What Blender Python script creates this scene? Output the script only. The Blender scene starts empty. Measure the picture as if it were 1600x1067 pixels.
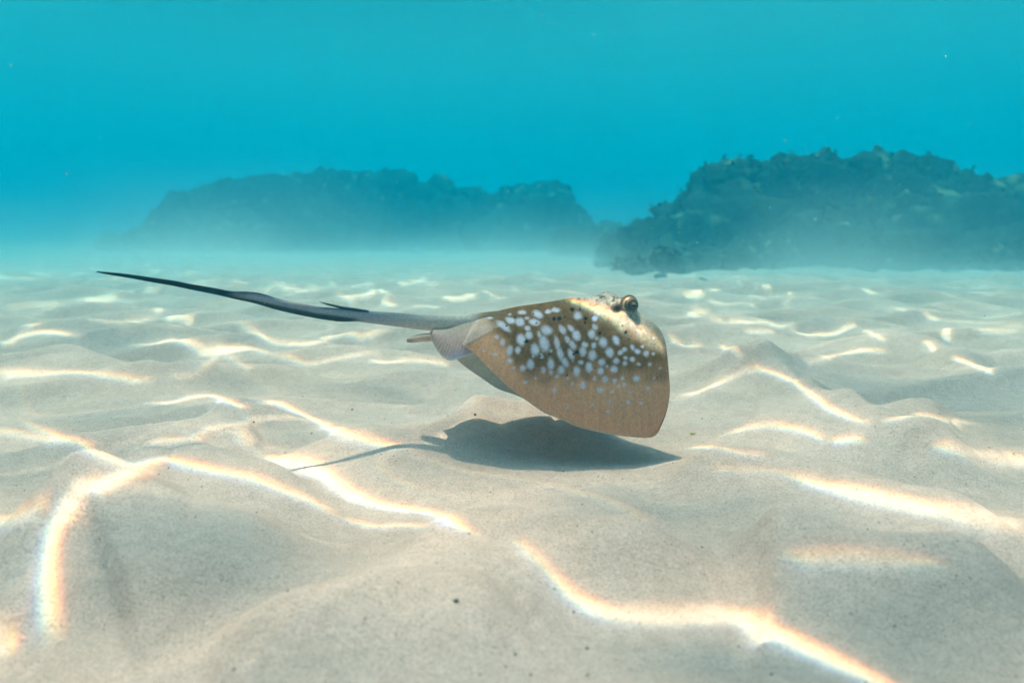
import bpy, bmesh, math, random
import numpy as np
from mathutils import Vector
R = math.radians
random.seed(7)
rng = np.random.default_rng(11)
S = bpy.context.scene
COL = S.collection

# ------------------------------------------------------------------ camera
CAM = np.array((0.0, 0.0, 0.35)); PITCH = R(8.7); FPX = 1101.0       # focal length in pixels of a 1600 px wide frame
cd = bpy.data.cameras.new('camera'); cam = bpy.data.objects.new('camera', cd); COL.objects.link(cam)
cam.location = CAM; cam.rotation_euler = (R(90) - PITCH, 0, 0)
cd.sensor_width = 36; cd.lens = 36 * FPX / 1600; cd.clip_start = 0.02; cd.clip_end = 400
S.camera = cam
cd.dof.use_dof = True; cd.dof.focus_distance = 1.15; cd.dof.aperture_fstop = 4.0

# ------------------------------------------------------------------ sky, sun, exposure
SUN = np.array((0.150, -0.17, -1.0)); SUN /= np.linalg.norm(SUN)      # travel direction of the light under water
w = bpy.data.worlds.new('World'); S.world = w; w.use_nodes = True
nt = w.node_tree; bg = nt.nodes['Background']
sky = nt.nodes.new('ShaderNodeTexSky'); sky.sky_type = 'NISHITA'; sky.sun_disc = False; sky.air_density = .7; sky.dust_density = 4.0; sky.ozone_density = .6
sky.sun_elevation = math.asin(-SUN[2]); sky.sun_rotation = math.atan2(-SUN[0], -SUN[1])
nt.links.new(sky.outputs[0], bg.inputs[0]); bg.inputs[1].default_value = 0.15
ld = bpy.data.lights.new('sun', 'SUN'); ld.energy = 3.1; ld.angle = R(0.08); ld.color = (1.0, 0.60, 0.46)
sun = bpy.data.objects.new('sun', ld); COL.objects.link(sun)
sun.rotation_euler = Vector(-SUN).to_track_quat('Z', 'Y').to_euler()
sun.location = (-1, -1, 6)
V = S.view_settings; V.view_transform = 'Standard'; V.look = 'None'; V.gamma = 1; V.use_curve_mapping = False
V.exposure = 0.64
cy = S.cycles; cy.use_denoising = True; cy.max_bounces = 5; cy.diffuse_bounces = 3; cy.glossy_bounces = 2
cy.transmission_bounces = 4; cy.volume_bounces = 2; cy.transparent_max_bounces = 12; cy.sample_clamp_indirect = 6
cy.use_adaptive_sampling = True; cy.adaptive_threshold = 0.045; cy.adaptive_min_samples = 16
cy.caustics_reflective = False; cy.caustics_refractive = False
WATER_Z = 4.0

# ------------------------------------------------------------------ helpers
def ray(px, py):
    px = np.asarray(px, float); py = np.asarray(py, float)
    c, s = math.cos(PITCH), math.sin(PITCH)
    a = (px - 800) / FPX; b = -(py - 533.5) / FPX
    d = np.stack([a, c + b * s, -s + b * c], -1)
    return d                                                          # unit forward component: CAM + d*depth

def project(P):
    q = P - CAM; c, s = math.cos(PITCH), math.sin(PITCH)
    z = q[..., 1] * c - q[..., 2] * s; up = q[..., 1] * s + q[..., 2] * c
    return 800 + FPX * q[..., 0] / z, 533.5 - FPX * up / z

def _h(ix, iy, iz, seed):
    n = (ix.astype(np.int64) * 374761393 + iy.astype(np.int64) * 668265263 + iz.astype(np.int64) * 2147483647 + seed * 1274126177) & 0xffffffff
    n = ((n ^ (n >> 13)) * 1274126177) & 0xffffffff
    return ((n ^ (n >> 16)) & 0xffff) / 65535.0 * 2 - 1

def noise2(x, y, seed=0):
    """gradient noise, about -1..1"""
    ix = np.floor(x); iy = np.floor(y); fx = x - ix; fy = y - iy
    u = fx**3 * (fx * (fx * 6 - 15) + 10); v = fy**3 * (fy * (fy * 6 - 15) + 10)
    z = np.zeros_like(ix)
    def g(a, b):
        return _h(ix + a, iy + b, z, seed) * (fx - a) + _h(ix + a, iy + b, z + 7, seed + 5) * (fy - b)
    return 1.5 * ((g(0, 0) * (1 - u) + g(1, 0) * u) * (1 - v) + (g(0, 1) * (1 - u) + g(1, 1) * u) * v)

def fbm2(x, y, o=4, seed=0, gain=.5):
    s = 0; a = 1
    for k in range(o):
        s = s + a * noise2(x * 2**k + 13.7 * k, y * 2**k - 7.1 * k, seed + k); a *= gain
    return s

def noise3(x, y, z, seed=0):
    ix = np.floor(x); iy = np.floor(y); iz = np.floor(z); fx = x - ix; fy = y - iy; fz = z - iz
    u, v, t = (f * f * (3 - 2 * f) for f in (fx, fy, fz))
    r = 0
    for a in (0, 1):
        for b in (0, 1):
            for c in (0, 1):
                r = r + _h(ix + a, iy + b, iz + c, seed) * (u if a else 1 - u) * (v if b else 1 - v) * (t if c else 1 - t)
    return r

def fbm3(P, f, o=4, seed=0, gain=.5):
    s = 0; a = 1
    for k in range(o):
        s = s + a * noise3(P[:, 0] * f * 2**k + k * 3.1, P[:, 1] * f * 2**k, P[:, 2] * f * 2**k - k * 5.3, seed + k); a *= gain
    return s

def sst(a, b, x):
    t = np.clip((x - a) / (b - a), 0, 1); return t * t * (3 - 2 * t)

def mesh(name, verts, quads=None, tris=None, smooth=True, col=None):
    me = bpy.data.meshes.new(name)
    verts = np.ascontiguousarray(verts, np.float32)
    nq = 0 if quads is None else len(quads); ntri = 0 if tris is None else len(tris)
    me.vertices.add(len(verts)); me.vertices.foreach_set('co', verts.ravel())
    li = np.concatenate(([] if nq == 0 else [np.asarray(quads, np.int32).ravel()]) + ([] if ntri == 0 else [np.asarray(tris, np.int32).ravel()]))
    tot = np.concatenate([np.full(nq, 4, np.int32), np.full(ntri, 3, np.int32)])
    st = np.concatenate([[0], np.cumsum(tot)[:-1]]).astype(np.int32)
    me.loops.add(len(li)); me.loops.foreach_set('vertex_index', li.astype(np.int32))
    me.polygons.add(nq + ntri); me.polygons.foreach_set('loop_start', st)
    me.polygons.foreach_set('use_smooth', np.full(nq + ntri, smooth))
    me.update(calc_edges=True)
    if col is not None:
        at = me.color_attributes.new('tint', 'FLOAT_COLOR', 'POINT')
        c4 = np.ones((len(verts), 4), np.float32); c4[:, :3] = col
        at.data.foreach_set('color', c4.ravel())
    return me

def grid_quads(n, m, off=0, flip=False):
    i, j = np.meshgrid(np.arange(n - 1), np.arange(m - 1), indexing='ij')
    a = (i * m + j).ravel() + off
    q = np.stack([a, a + 1, a + m + 1, a + m], -1)
    return q[:, ::-1] if flip else q

def obj(name, me, mat=None, parent=None, **props):
    o = bpy.data.objects.new(name, me); COL.objects.link(o)
    if mat is not None and me is not None: me.materials.append(mat)
    if parent is not None: o.parent = parent
    for k, v in props.items(): o[k] = v
    return o

def material(name):
    m = bpy.data.materials.new(name); m.use_nodes = True
    t = m.node_tree; return m, t, t.nodes['Principled BSDF'], t.nodes['Material Output']

def N(t, typ, **kw):
    n = t.nodes.new(typ)
    for k, v in kw.items():
        if k in ('data_type', 'blend_type', 'operation', 'noise_dimensions', 'attribute_name', 'feature', 'layer_name'): setattr(n, k, v)
        else: n.inputs[k].default_value = v
    return n

def ramp(t, src, stops):
    r = t.nodes.new('ShaderNodeValToRGB'); e = r.color_ramp.elements
    while len(e) < len(stops): e.new(0.5)
    for k, (p, c) in enumerate(stops):
        e[k].position = p; e[k].color = (*c, 1) if len(c) == 3 else c
    t.links.new(src, r.inputs[0]); return r.outputs[0]

def mixc(t, a, b, f, mode='MIX'):
    n = t.nodes.new('ShaderNodeMix'); n.data_type = 'RGBA'; n.blend_type = mode
    for s, v in ((n.inputs['Factor'], f), (n.inputs['A'], a), (n.inputs['B'], b)):
        if hasattr(v, 'links') or hasattr(v, 'is_linked'): t.links.new(v, s)
        else: s.default_value = v if not isinstance(v, tuple) else (*v, 1)
    return n.outputs['Result']

# ------------------------------------------------------------------ materials
def sand_material():
    m, t, b, out = material('rippled_sand')
    L = t.links
    g = t.nodes.new('ShaderNodeNewGeometry'); P = g.outputs['Position']
    def noise(scale, det=4, rough=.6, dist=0.0):
        n = N(t, 'ShaderNodeTexNoise', Scale=scale, Detail=det, Roughness=rough, Distortion=dist); L.new(P, n.inputs['Vector']); return n.outputs['Fac']
    base = ramp(t, noise(3.0, 5), [(.3, (.66, .44, .36)), (.7, (.80, .545, .46))])
    fine = ramp(t, noise(420, 3, .75), [(.30, (.50, .48, .45)), (.5, (1, 1, 1)), (.72, (1.3, 1.27, 1.22))])
    c = mixc(t, base, fine, 0.75, 'MULTIPLY')
    mid = ramp(t, noise(60, 5, .7, .6), [(.3, (.84, .83, .81)), (.65, (1.06, 1.06, 1.06))])
    c = mixc(t, c, mid, 0.8, 'MULTIPLY')
    # scattered dark mineral grains
    v = N(t, 'ShaderNodeTexVoronoi', Scale=210.0); L.new(P, v.inputs['Vector'])
    sp = ramp(t, v.outputs['Distance'], [(.10, (1, 1, 1)), (.22, (0, 0, 0))])
    pick = ramp(t, v.outputs['Color'], [(.80, (0, 0, 0)), (.86, (1, 1, 1))])
    fac = mixc(t, sp, pick, 1.0, 'MULTIPLY')
    c = mixc(t, c, (.12, .10, .085), fac)
    L.new(c, b.inputs['Base Color'])
    b.inputs['Roughness'].default_value = 0.9; b.inputs['Specular IOR Level'].default_value = 0.15
    b1 = N(t, 'ShaderNodeBump', Strength=0.55, Distance=0.0022); L.new(noise(330, 4, .7), b1.inputs['Height'])
    mp = t.nodes.new('ShaderNodeMapping'); mp.inputs['Scale'].default_value = (26, 48, 26); L.new(P, mp.inputs['Vector'])
    st = N(t, 'ShaderNodeTexNoise', Scale=1.0, Detail=5, Roughness=.6, Distortion=1.2); L.new(mp.outputs[0], st.inputs['Vector'])
    b2 = N(t, 'ShaderNodeBump', Strength=0.45, Distance=0.006); L.new(st.outputs['Fac'], b2.inputs['Height']); L.new(b1.outputs[0], b2.inputs['Normal'])
    L.new(b2.outputs[0], b.inputs['Normal'])
    return m

def tint_material(name, rough=.5, spec=.4, nscale=300, bump=.0006, mott=.35, sss=0):
    """object's own colours come from the mesh tint; noise breaks them up"""
    m, t, b, out = material(name); L = t.links
    a = N(t, 'ShaderNodeVertexColor', layer_name='tint')
    tc = t.nodes.new('ShaderNodeTexCoord')
    n = N(t, 'ShaderNodeTexNoise', Scale=nscale, Detail=4, Roughness=.7); L.new(tc.outputs['Object'], n.inputs['Vector'])
    f = ramp(t, n.outputs['Fac'], [(.3, (1 - mott,) * 3), (.7, (1 + mott * .6,) * 3)])
    L.new(mixc(t, a.outputs['Color'], f, 1.0, 'MULTIPLY'), b.inputs['Base Color'])
    b.inputs['Roughness'].default_value = rough; b.inputs['Specular IOR Level'].default_value = spec
    if sss:
        b.inputs['Subsurface Weight'].default_value = sss; b.inputs['Subsurface Radius'].default_value = (.006, .003, .002); b.inputs['Subsurface Scale'].default_value = .5
    bp = N(t, 'ShaderNodeBump', Strength=.6, Distance=bump); L.new(n.outputs['Fac'], bp.inputs['Height']); L.new(bp.outputs[0], b.inputs['Normal'])
    return m

M_sand = sand_material()
M_skin = tint_material('ray_skin', .75, .14, 300, .0008, .22)
M_eye = tint_material('ray_eye', .4, .5, 500, .0002, .25)
M_rock = tint_material('reef_rock', .9, .1, 14, .06, .6)
M_algae = tint_material('reef_algae', .8, .1, 30, .003, .3)
M_grit = tint_material('grit', .8, .2, 800, .0003, .4)

# ------------------------------------------------------------------ sea bed
def axis(lo, hi, a, b, d, g, g0=None):
    """coordinates: step d between a and b, growing by the factor g outside, to lo and hi"""
    c = list(np.arange(a, b, d)); s = d
    while c[-1] < hi: s *= g; c.append(c[-1] + s)
    s = d; pre = []; g = g0 or g
    x = a
    while x > lo: s *= g; x -= s; pre.append(x)
    return np.array(pre[::-1] + c)

def seg_dist(X, Y, pts):
    """distance to a polyline, the side (+ far, - near) and the position along it 0..n-1"""
    best = np.full(X.shape, 1e9); side = np.zeros(X.shape); par = np.zeros(X.shape)
    for k in range(len(pts) - 1):
        ax, ay = pts[k][:2]; bx, by = pts[k + 1][:2]; dx, dy = bx - ax, by - ay
        l2 = dx * dx + dy * dy + 1e-12
        t = np.clip(((X - ax) * dx + (Y - ay) * dy) / l2, 0, 1)
        ex = X - ax - t * dx; ey = Y - ay - t * dy
        d = np.hypot(ex, ey); mk = d < best
        best = np.where(mk, d, best); par = np.where(mk, k + t, par)
        side = np.where(mk, np.sign(dx * ey - dy * ex), side)
    return best, side, par

def smooth_line(pts, n=8):
    """Catmull-Rom through the points, all columns"""
    p = np.array(pts, float); p = np.vstack([2 * p[0] - p[1], p, 2 * p[-1] - p[-2]])
    o = []
    for k in range(1, len(p) - 2):
        for t in np.linspace(0, 1, n, endpoint=False):
            o.append(.5 * (2 * p[k] + (p[k + 1] - p[k - 1]) * t + (2 * p[k - 1] - 5 * p[k] + 4 * p[k + 1] - p[k + 2]) * t * t
                           + (3 * p[k] - p[k - 1] - 3 * p[k + 1] + p[k + 2]) * t**3))
    o.append(p[-2]); return np.array(o)

# ripple crests near the ray: (x, y) of the picture they are read from, height, near-side run, far-side run
CRESTS = [
    ([(-60, 690), (60, 700), (140, 699), (230, 694), (290, 691), (335, 668), (370, 655), (440, 655), (500, 668)], .020, .10, .05),
    ([(390, 716), (470, 705), (560, 699), (640, 701), (700, 685), (755, 656), (810, 661), (870, 655), (930, 668), (1000, 680)], .020, .10, .05),
    ([(-80, 850), (60, 845), (125, 825), (170, 782), (225, 742), (262, 722), (310, 731), (400, 755), (480, 790), (540, 820)], .022, .12, .05),
    ([(-60, 960), (30, 890), (70, 850), (110, 835), (180, 824), (260, 836), (360, 850), (450, 870), (520, 900)], .019, .16, .07),
    ([(600, 900), (660, 868), (730, 840), (800, 834), (870, 842), (940, 856), (1040, 862), (1130, 856)], .020, .10, .06),
    ([(300, 1020), (400, 1000), (520, 974), (600, 958), (680, 950), (780, 962), (900, 975)], .018, .11, .06),
    ([(1060, 700), (1120, 684), (1190, 668), (1240, 671), (1310, 695), (1350, 691), (1450, 697), (1510, 724), (1640, 742)], .020, .10, .05),
    ([(1020, 752), (1090, 744), (1180, 738), (1260, 750), (1400, 800), (1520, 826), (1640, 836)], .020, .11, .05),
    ([(1120, 858), (1220, 866), (1330, 895), (1490, 906), (1640, 915)], .022, .13, .05),
    ([(1040, 626), (1110, 602), (1170, 576), (1250, 606), (1330, 650), (1370, 664), (1440, 650), (1500, 655), (1640, 672)], .020, .12, .07),
    ([(-60, 585), (60, 578), (120, 580), (190, 592), (260, 606), (330, 590), (420, 585), (520, 600), (600, 590), (700, 580)], .018, .12, .07),
    ([(1250, 590), (1300, 560), (1380, 546), (1450, 550), (1560, 585), (1640, 600)], .016, .13, .08),
]
def on_plane(px, py, z=0.0):
    d = ray(px, py); t = (z - CAM[2]) / d[..., 2]
    return CAM + d * t[..., None]

def seabed_height(X, Y):
    wx = X + .10 * noise2(X * 1.7, Y * 1.7, 31); wy = Y + .15 * noise2(X * 1.1 + 5, Y * 1.1, 32) + .05 * noise2(X * 3.1, Y * 2.3, 33)
    P = (wy - .12 * wx) / .235
    c = (0.5 + 0.5 * np.cos(2 * np.pi * P + .5 * np.sin(2 * np.pi * P)))**1.5
    amp = .024 * (0.65 + .6 * noise2(X * 1.3, Y * 1.6, 35))
    near = sst(1.25, 1.9, Y)
    flat = 1 - .75 * np.exp(-((X - .10) / .34)**2 - ((Y - 1.00) / .13)**2)          # smoother patch below the ray
    h = c * amp * (0.34 + .66 * near) * flat
    P2 = (wy * .9 + .5 * wx) / .47
    h = h + .010 * np.cos(2 * np.pi * P2) * (.4 + .6 * near)
    h = 2.15 * h + .016 * noise2(X * .9, Y * .9, 41) + .008 * noise2(X * 3, Y * 3.4, 42) + .0034 * noise2(X * 9, Y * 12, 43) + .0013 * noise2(X * 22, Y * 30, 44)
    for pts, hh, rn, rf in CRESTS:
        p = np.array(pts, float); g = on_plane(p[:, 0], p[:, 1], .02)[:, :2]
        g = smooth_line(g, 5)
        lo = g.min(0) - .5; hi = g.max(0) + .5
        mk = (X > lo[0]) & (X < hi[0]) & (Y > lo[1]) & (Y < hi[1])
        if not mk.any(): continue
        d, s, par = seg_dist(X[mk], Y[mk], g)
        u = par / (len(g) - 1); fade = sst(0, .25, u) * sst(1, .75, u)
        run = np.where(s < 0, rn * .9, rf * .85)
        prof = 1.0 / (1 + (d / run)**2)**1.5
        h[mk] += 2.5 * hh * fade * prof
    return h

def make_seabed():
    xs = axis(-70, 70, -1.15, 1.25, .0085, 1.055); ys = axis(-6, 75, .34, 1.7, .0075, 1.0145, 1.08)
    X, Y = np.meshgrid(xs, ys, indexing='ij')
    Z = seabed_height(X.ravel(), Y.ravel()).reshape(X.shape)
    me = mesh('seabed', np.stack([X, Y, Z], -1).reshape(-1, 3), grid_quads(len(xs), len(ys), flip=True))
    obj('seabed', me, M_sand, kind='structure', label='pale rippled sand sea bed')
    return xs, ys, Z
XS, YS, ZS = make_seabed()

def sand_z(x, y):
    i = np.clip(np.searchsorted(XS, x) - 1, 0, len(XS) - 2); j = np.clip(np.searchsorted(YS, y) - 1, 0, len(YS) - 2)
    a = (x - XS[i]) / (XS[i + 1] - XS[i]); b = (y - YS[j]) / (YS[j + 1] - YS[j])
    return (ZS[i, j] * (1 - a) + ZS[i + 1, j] * a) * (1 - b) + (ZS[i, j + 1] * (1 - a) + ZS[i + 1, j + 1] * a) * b

def on_sand(px, py):
    """where a line of sight meets the rippled sand"""
    d = ray(px, py); t = np.full(d.shape[:-1], .4); live = np.ones(t.shape, bool)
    for _ in range(500):
        p = CAM + d * t[..., None]
        gap = p[..., 2] - sand_z(p[..., 0], p[..., 1])
        live = live & (gap > .0004)
        t = np.where(live, t + np.clip(gap * 1.2, .0008, .5), t)
        t = np.minimum(t, 30)
    return CAM + d * t[..., None]

# ------------------------------------------------------------------ water surface: caustic light painted into its transparency
# Each band is caustic light put into the tint, not focused by waves: points are (x, y, half width in mm) of where the band falls, then strength.
BANDS = [
    ([(860, 905, 10), (905, 938, 14), (960, 962, 18), (1040, 968, 20), (1150, 968, 21), (1200, 985, 19), (1280, 1022, 16), (1390, 1072, 12), (1460, 1110, 12)], 1.15),
    ([(800, 838, 8), (830, 865, 9), (870, 905, 9), (900, 932, 10)], .5),
    ([(84, 1010, 14), (76, 960, 11), (74, 900, 11), (80, 850, 11), (96, 815, 12), (118, 785, 11), (155, 765, 9), (205, 742, 8), (250, 728, 8)], 1.5),
    ([(-40, 818, 14), (30, 810, 12), (80, 800, 10)], .7),
    ([(-60, 1000, 30), (0, 1010, 22), (30, 1003, 6)], .8),
    ([(34, 652, 7), (52, 668, 8), (90, 684, 8), (130, 700, 9), (165, 716, 11), (200, 727, 9), (235, 725, 7), (262, 722, 7), (300, 730, 8), (340, 737, 8), (400, 752, 8), (450, 770, 8), (490, 784, 10), (515, 800, 14), (530, 810, 8)], 1.05),
    ([(528, 810, 5), (550, 814, 6), (585, 822, 6), (630, 820, 7), (680, 824, 6)], .8),
    ([(-40, 688, 20), (0, 676, 18), (60, 686, 14), (110, 698, 8)], .5),
    ([(395, 713, 8), (430, 718, 15), (470, 724, 22), (510, 745, 22), (545, 770, 18), (590, 788, 12), (640, 796, 8), (680, 803, 9), (715, 820, 8), (750, 842, 5)], 1.25),
    ([(225, 630, 5), (265, 630, 7), (300, 622, 9), (330, 619, 11), (352, 626, 12), (375, 638, 8), (400, 643, 5)], 1.2),
    ([(400, 640, 6), (425, 630, 9), (460, 642, 10), (500, 660, 14), (535, 676, 18), (570, 690, 13), (610, 698, 7), (645, 698, 5)], 1.25),
    ([(215, 695, 7), (250, 693, 10), (300, 688, 7), (340, 672, 7), (370, 665, 8), (410, 660, 8), (460, 656, 7), (500, 660, 6)], .7),
    ([(375, 668, 12), (383, 690, 12), (388, 705, 12)], .45),
    ([(645, 698, 4), (690, 683, 5), (720, 668, 7), (755, 664, 16), (800, 672, 14), (840, 664, 7), (862, 655, 6)], .95),
    ([(862, 640, 10), (860, 665, 10)], .6),
    ([(1040, 626, 6), (1070, 618, 7), (1110, 604, 6), (1150, 585, 5), (1180, 577, 6), (1230, 592, 9), (1260, 612, 10), (1300, 640, 9), (1345, 658, 8), (1372, 663, 5)], .95),
    ([(1375, 662, 4), (1410, 653, 6), (1445, 648, 7), (1475, 655, 6), (1530, 660, 6)], .9),
    ([(1068, 700, 6), (1100, 698, 7), (1125, 700, 6), (1165, 710, 6), (1210, 712, 6)], .7),
    ([(1120, 682, 3), (1180, 668, 4), (1230, 668, 6), (1262, 674, 6), (1300, 692, 4)], 1.0),
    ([(1300, 692, 4), (1325, 688, 8), (1355, 686, 4)], 1.0),
    ([(1450, 697, 4), (1500, 705, 16), (1560, 716, 24), (1640, 724, 26)], .85),
    ([(1225, 742, 5), (1270, 755, 10), (1330, 768, 16), (1390, 782, 20), (1470, 798, 22), (1540, 808, 22), (1640, 816, 22)], 1.1),
    ([(1100, 735, 8), (1200, 738, 8), (1300, 746, 6)], .3),
    ([(1220, 872, 6), (1280, 880, 12), (1350, 890, 14), (1430, 898, 9), (1500, 904, 4)], .45),
    ([(-40, 580, 26), (0, 582, 24), (60, 585, 20), (110, 582, 9), (150, 585, 9), (190, 592, 9), (215, 596, 7), (250, 592, 9)], .75),
    ([(250, 592, 8), (300, 588, 6), (320, 570, 7), (348, 552, 11)], .5),
    ([(200, 540, 6), (240, 538, 9), (270, 532, 9), (300, 541, 12), (322, 550, 24), (350, 548, 24), (390, 545, 12), (430, 555, 8)], 1.05),
    ([(350, 552, 10), (375, 568, 9), (395, 580, 8)], .4),
    ([(0, 545, 12), (20, 530, 12), (50, 521, 10), (80, 519, 10), (132, 528, 6)], .9),
    ([(40, 507, 18), (58, 508, 18)], .7),
    ([(0, 480, 22), (40, 478, 26), (70, 476, 14), (95, 472, 8)], .35),
    ([(122, 468, 8), (150, 468, 14), (185, 467, 8)], .7),
    ([(130, 497, 12), (180, 503, 16), (215, 502, 14), (240, 496, 8)], .4),
    ([(255, 496, 6), (285, 498, 12), (302, 506, 9)], 1.0),
    ([(238, 484, 16), (255, 483, 14)], .6),
    ([(225, 452, 14), (250, 453, 14)], .5),
    ([(5, 422, 30), (28, 422, 26)], .6),
    ([(50, 424, 12), (80, 430, 9)], .45), ([(136, 421, 22), (156, 422, 18)], .9),
    ([(350, 500, 5), (390, 515, 7), (430, 535, 8), (480, 538, 8), (510, 530, 8), (535, 523, 9), (565, 527, 9), (590, 522, 8), (615, 511, 6)], .75),
    ([(420, 555, 6), (455, 562, 7), (480, 570, 7), (520, 563, 8), (560, 556, 7), (600, 553, 7)], .55),
    ([(575, 562, 8), (600, 567, 7), (640, 565, 7), (690, 570, 8), (705, 575, 8)], .75),
    ([(412, 453, 7), (435, 446, 8), (470, 454, 8), (520, 448, 7)], .4),
    ([(520, 460, 6), (550, 465, 9), (575, 460, 12), (590, 453, 12), (612, 462, 10)], .85),
    ([(595, 470, 6), (618, 479, 9)], .7),
    ([(620, 445, 10), (645, 443, 12), (670, 434, 8)], .6),
    ([(690, 462, 6), (715, 467, 10), (750, 458, 8)], .8),
    ([(640, 480, 8), (665, 478, 14), (690, 482, 6)], .4),
    ([(366, 444, 8), (388, 440, 12)], .6),
    ([(1040, 523, 5), (1060, 537, 6), (1078, 541, 6), (1100, 540, 5)], .7),
    ([(1068, 463, 7), (1082, 461, 10), (1098, 454, 10)], 1.0), ([(1110, 454, 9), (1128, 453, 9)], 1.0),
    ([(1100, 468, 6), (1130, 475, 7), (1165, 474, 7), (1180, 479, 5)], .4),
    ([(1065, 491, 5), (1085, 494, 8), (1078, 489, 8), (1110, 486, 5)], .8),
    ([(1095, 498, 6), (1130, 504, 7), (1165, 503, 10), (1200, 504, 8), (1215, 510, 8), (1245, 504, 7)], .6),
    ([(1160, 518, 6), (1210, 517, 6)], .5),
    ([(1120, 540, 5), (1145, 548, 6), (1158, 552, 6)], .85),
    ([(1230, 515, 8), (1260, 522, 14), (1300, 521, 8), (1325, 509, 7), (1338, 507, 7)], .75),
    ([(1345, 513, 10), (1365, 524, 10), (1382, 532, 9)], .65),
    ([(1275, 560, 5), (1310, 554, 7), (1350, 547, 6), (1390, 549, 4)], .75),
    ([(1440, 531, 7), (1452, 540, 8), (1458, 551, 9)], .9), ([(1478, 512, 10), (1473, 532, 10)], .9),
    ([(1482, 556, 5), (1520, 570, 6), (1553, 585, 6)], 1.0),
    ([(1440, 492, 8), (1465, 500, 8)], .6), ([(1400, 482, 18), (1415, 484, 18)], .5),
    ([(1350, 454, 9), (1365, 460, 8)], .6), ([(1190, 449, 16), (1205, 447, 14)], .6), ([(1230, 459, 10), (1240, 459, 8)], .7),
    ([(1515, 513, 8), (1560, 516, 7), (1590, 513, 7)], .5), ([(1255, 567, 5), (1300, 558, 5)], .5),
    ([(620, 610, 40), (700, 625, 60), (760, 640, 30)], .12),
]
# light band painted into the tint, placed to cross the ray's head: x, y, distance from the lens, half width
HEAD_BAND = ([(868, 463, 1.092, 4), (905, 474, 1.072, 5), (940, 489, 1.061, 6.5), (975, 510, 1.053, 6.5), (1005, 530, 1.053, 5.5), (1034, 548, 1.063, 5), (1044, 554, 1.07, 4)], 4.2)
# broad patches of light and shade painted into the same tint: x, y, radius x, radius y (m on the sand), change
PATCHES = [
    (270, 915, .16, .07, -.18), (1000, 790, .10, .05, -.22), (1250, 930, .24, .12, -.16), (1520, 960, .26, .16, -.15), (60, 730, .14, .06, -.18),
    (250, 650, .2, .07, -.22), (1500, 630, .4, .2, -.25), (1180, 810, .12, .07, -.18), (620, 880, .14, .05, .06), (700, 1040, .3, .05, -.12),
    (900, 770, .07, .03, -.05), (160, 520, .4, .25, -.22), (1130, 640, .1, .08, -.10), (1450, 730, .2, .06, -.15), (960, 870, .1, .04, .16), (640, 800, .16, .07, .10),
    (660, 620, .18, .10, -.10), (350, 800, .14, .06, -.14), (1120, 760, .08, .03, .12), (1240, 505, .5, .3, .0), (480, 930, .16, .05, .12),
]
DISP = np.array((.0030, .0029))                                       # painted colour fringes: red and blue light shifted opposite ways

def lift(P):
    """point of the sunlight on the water surface that reaches P"""
    t = (WATER_Z - P[..., 2]) / -SUN[2]
    return P[..., :2] - SUN[:2] * t[..., None]

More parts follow.
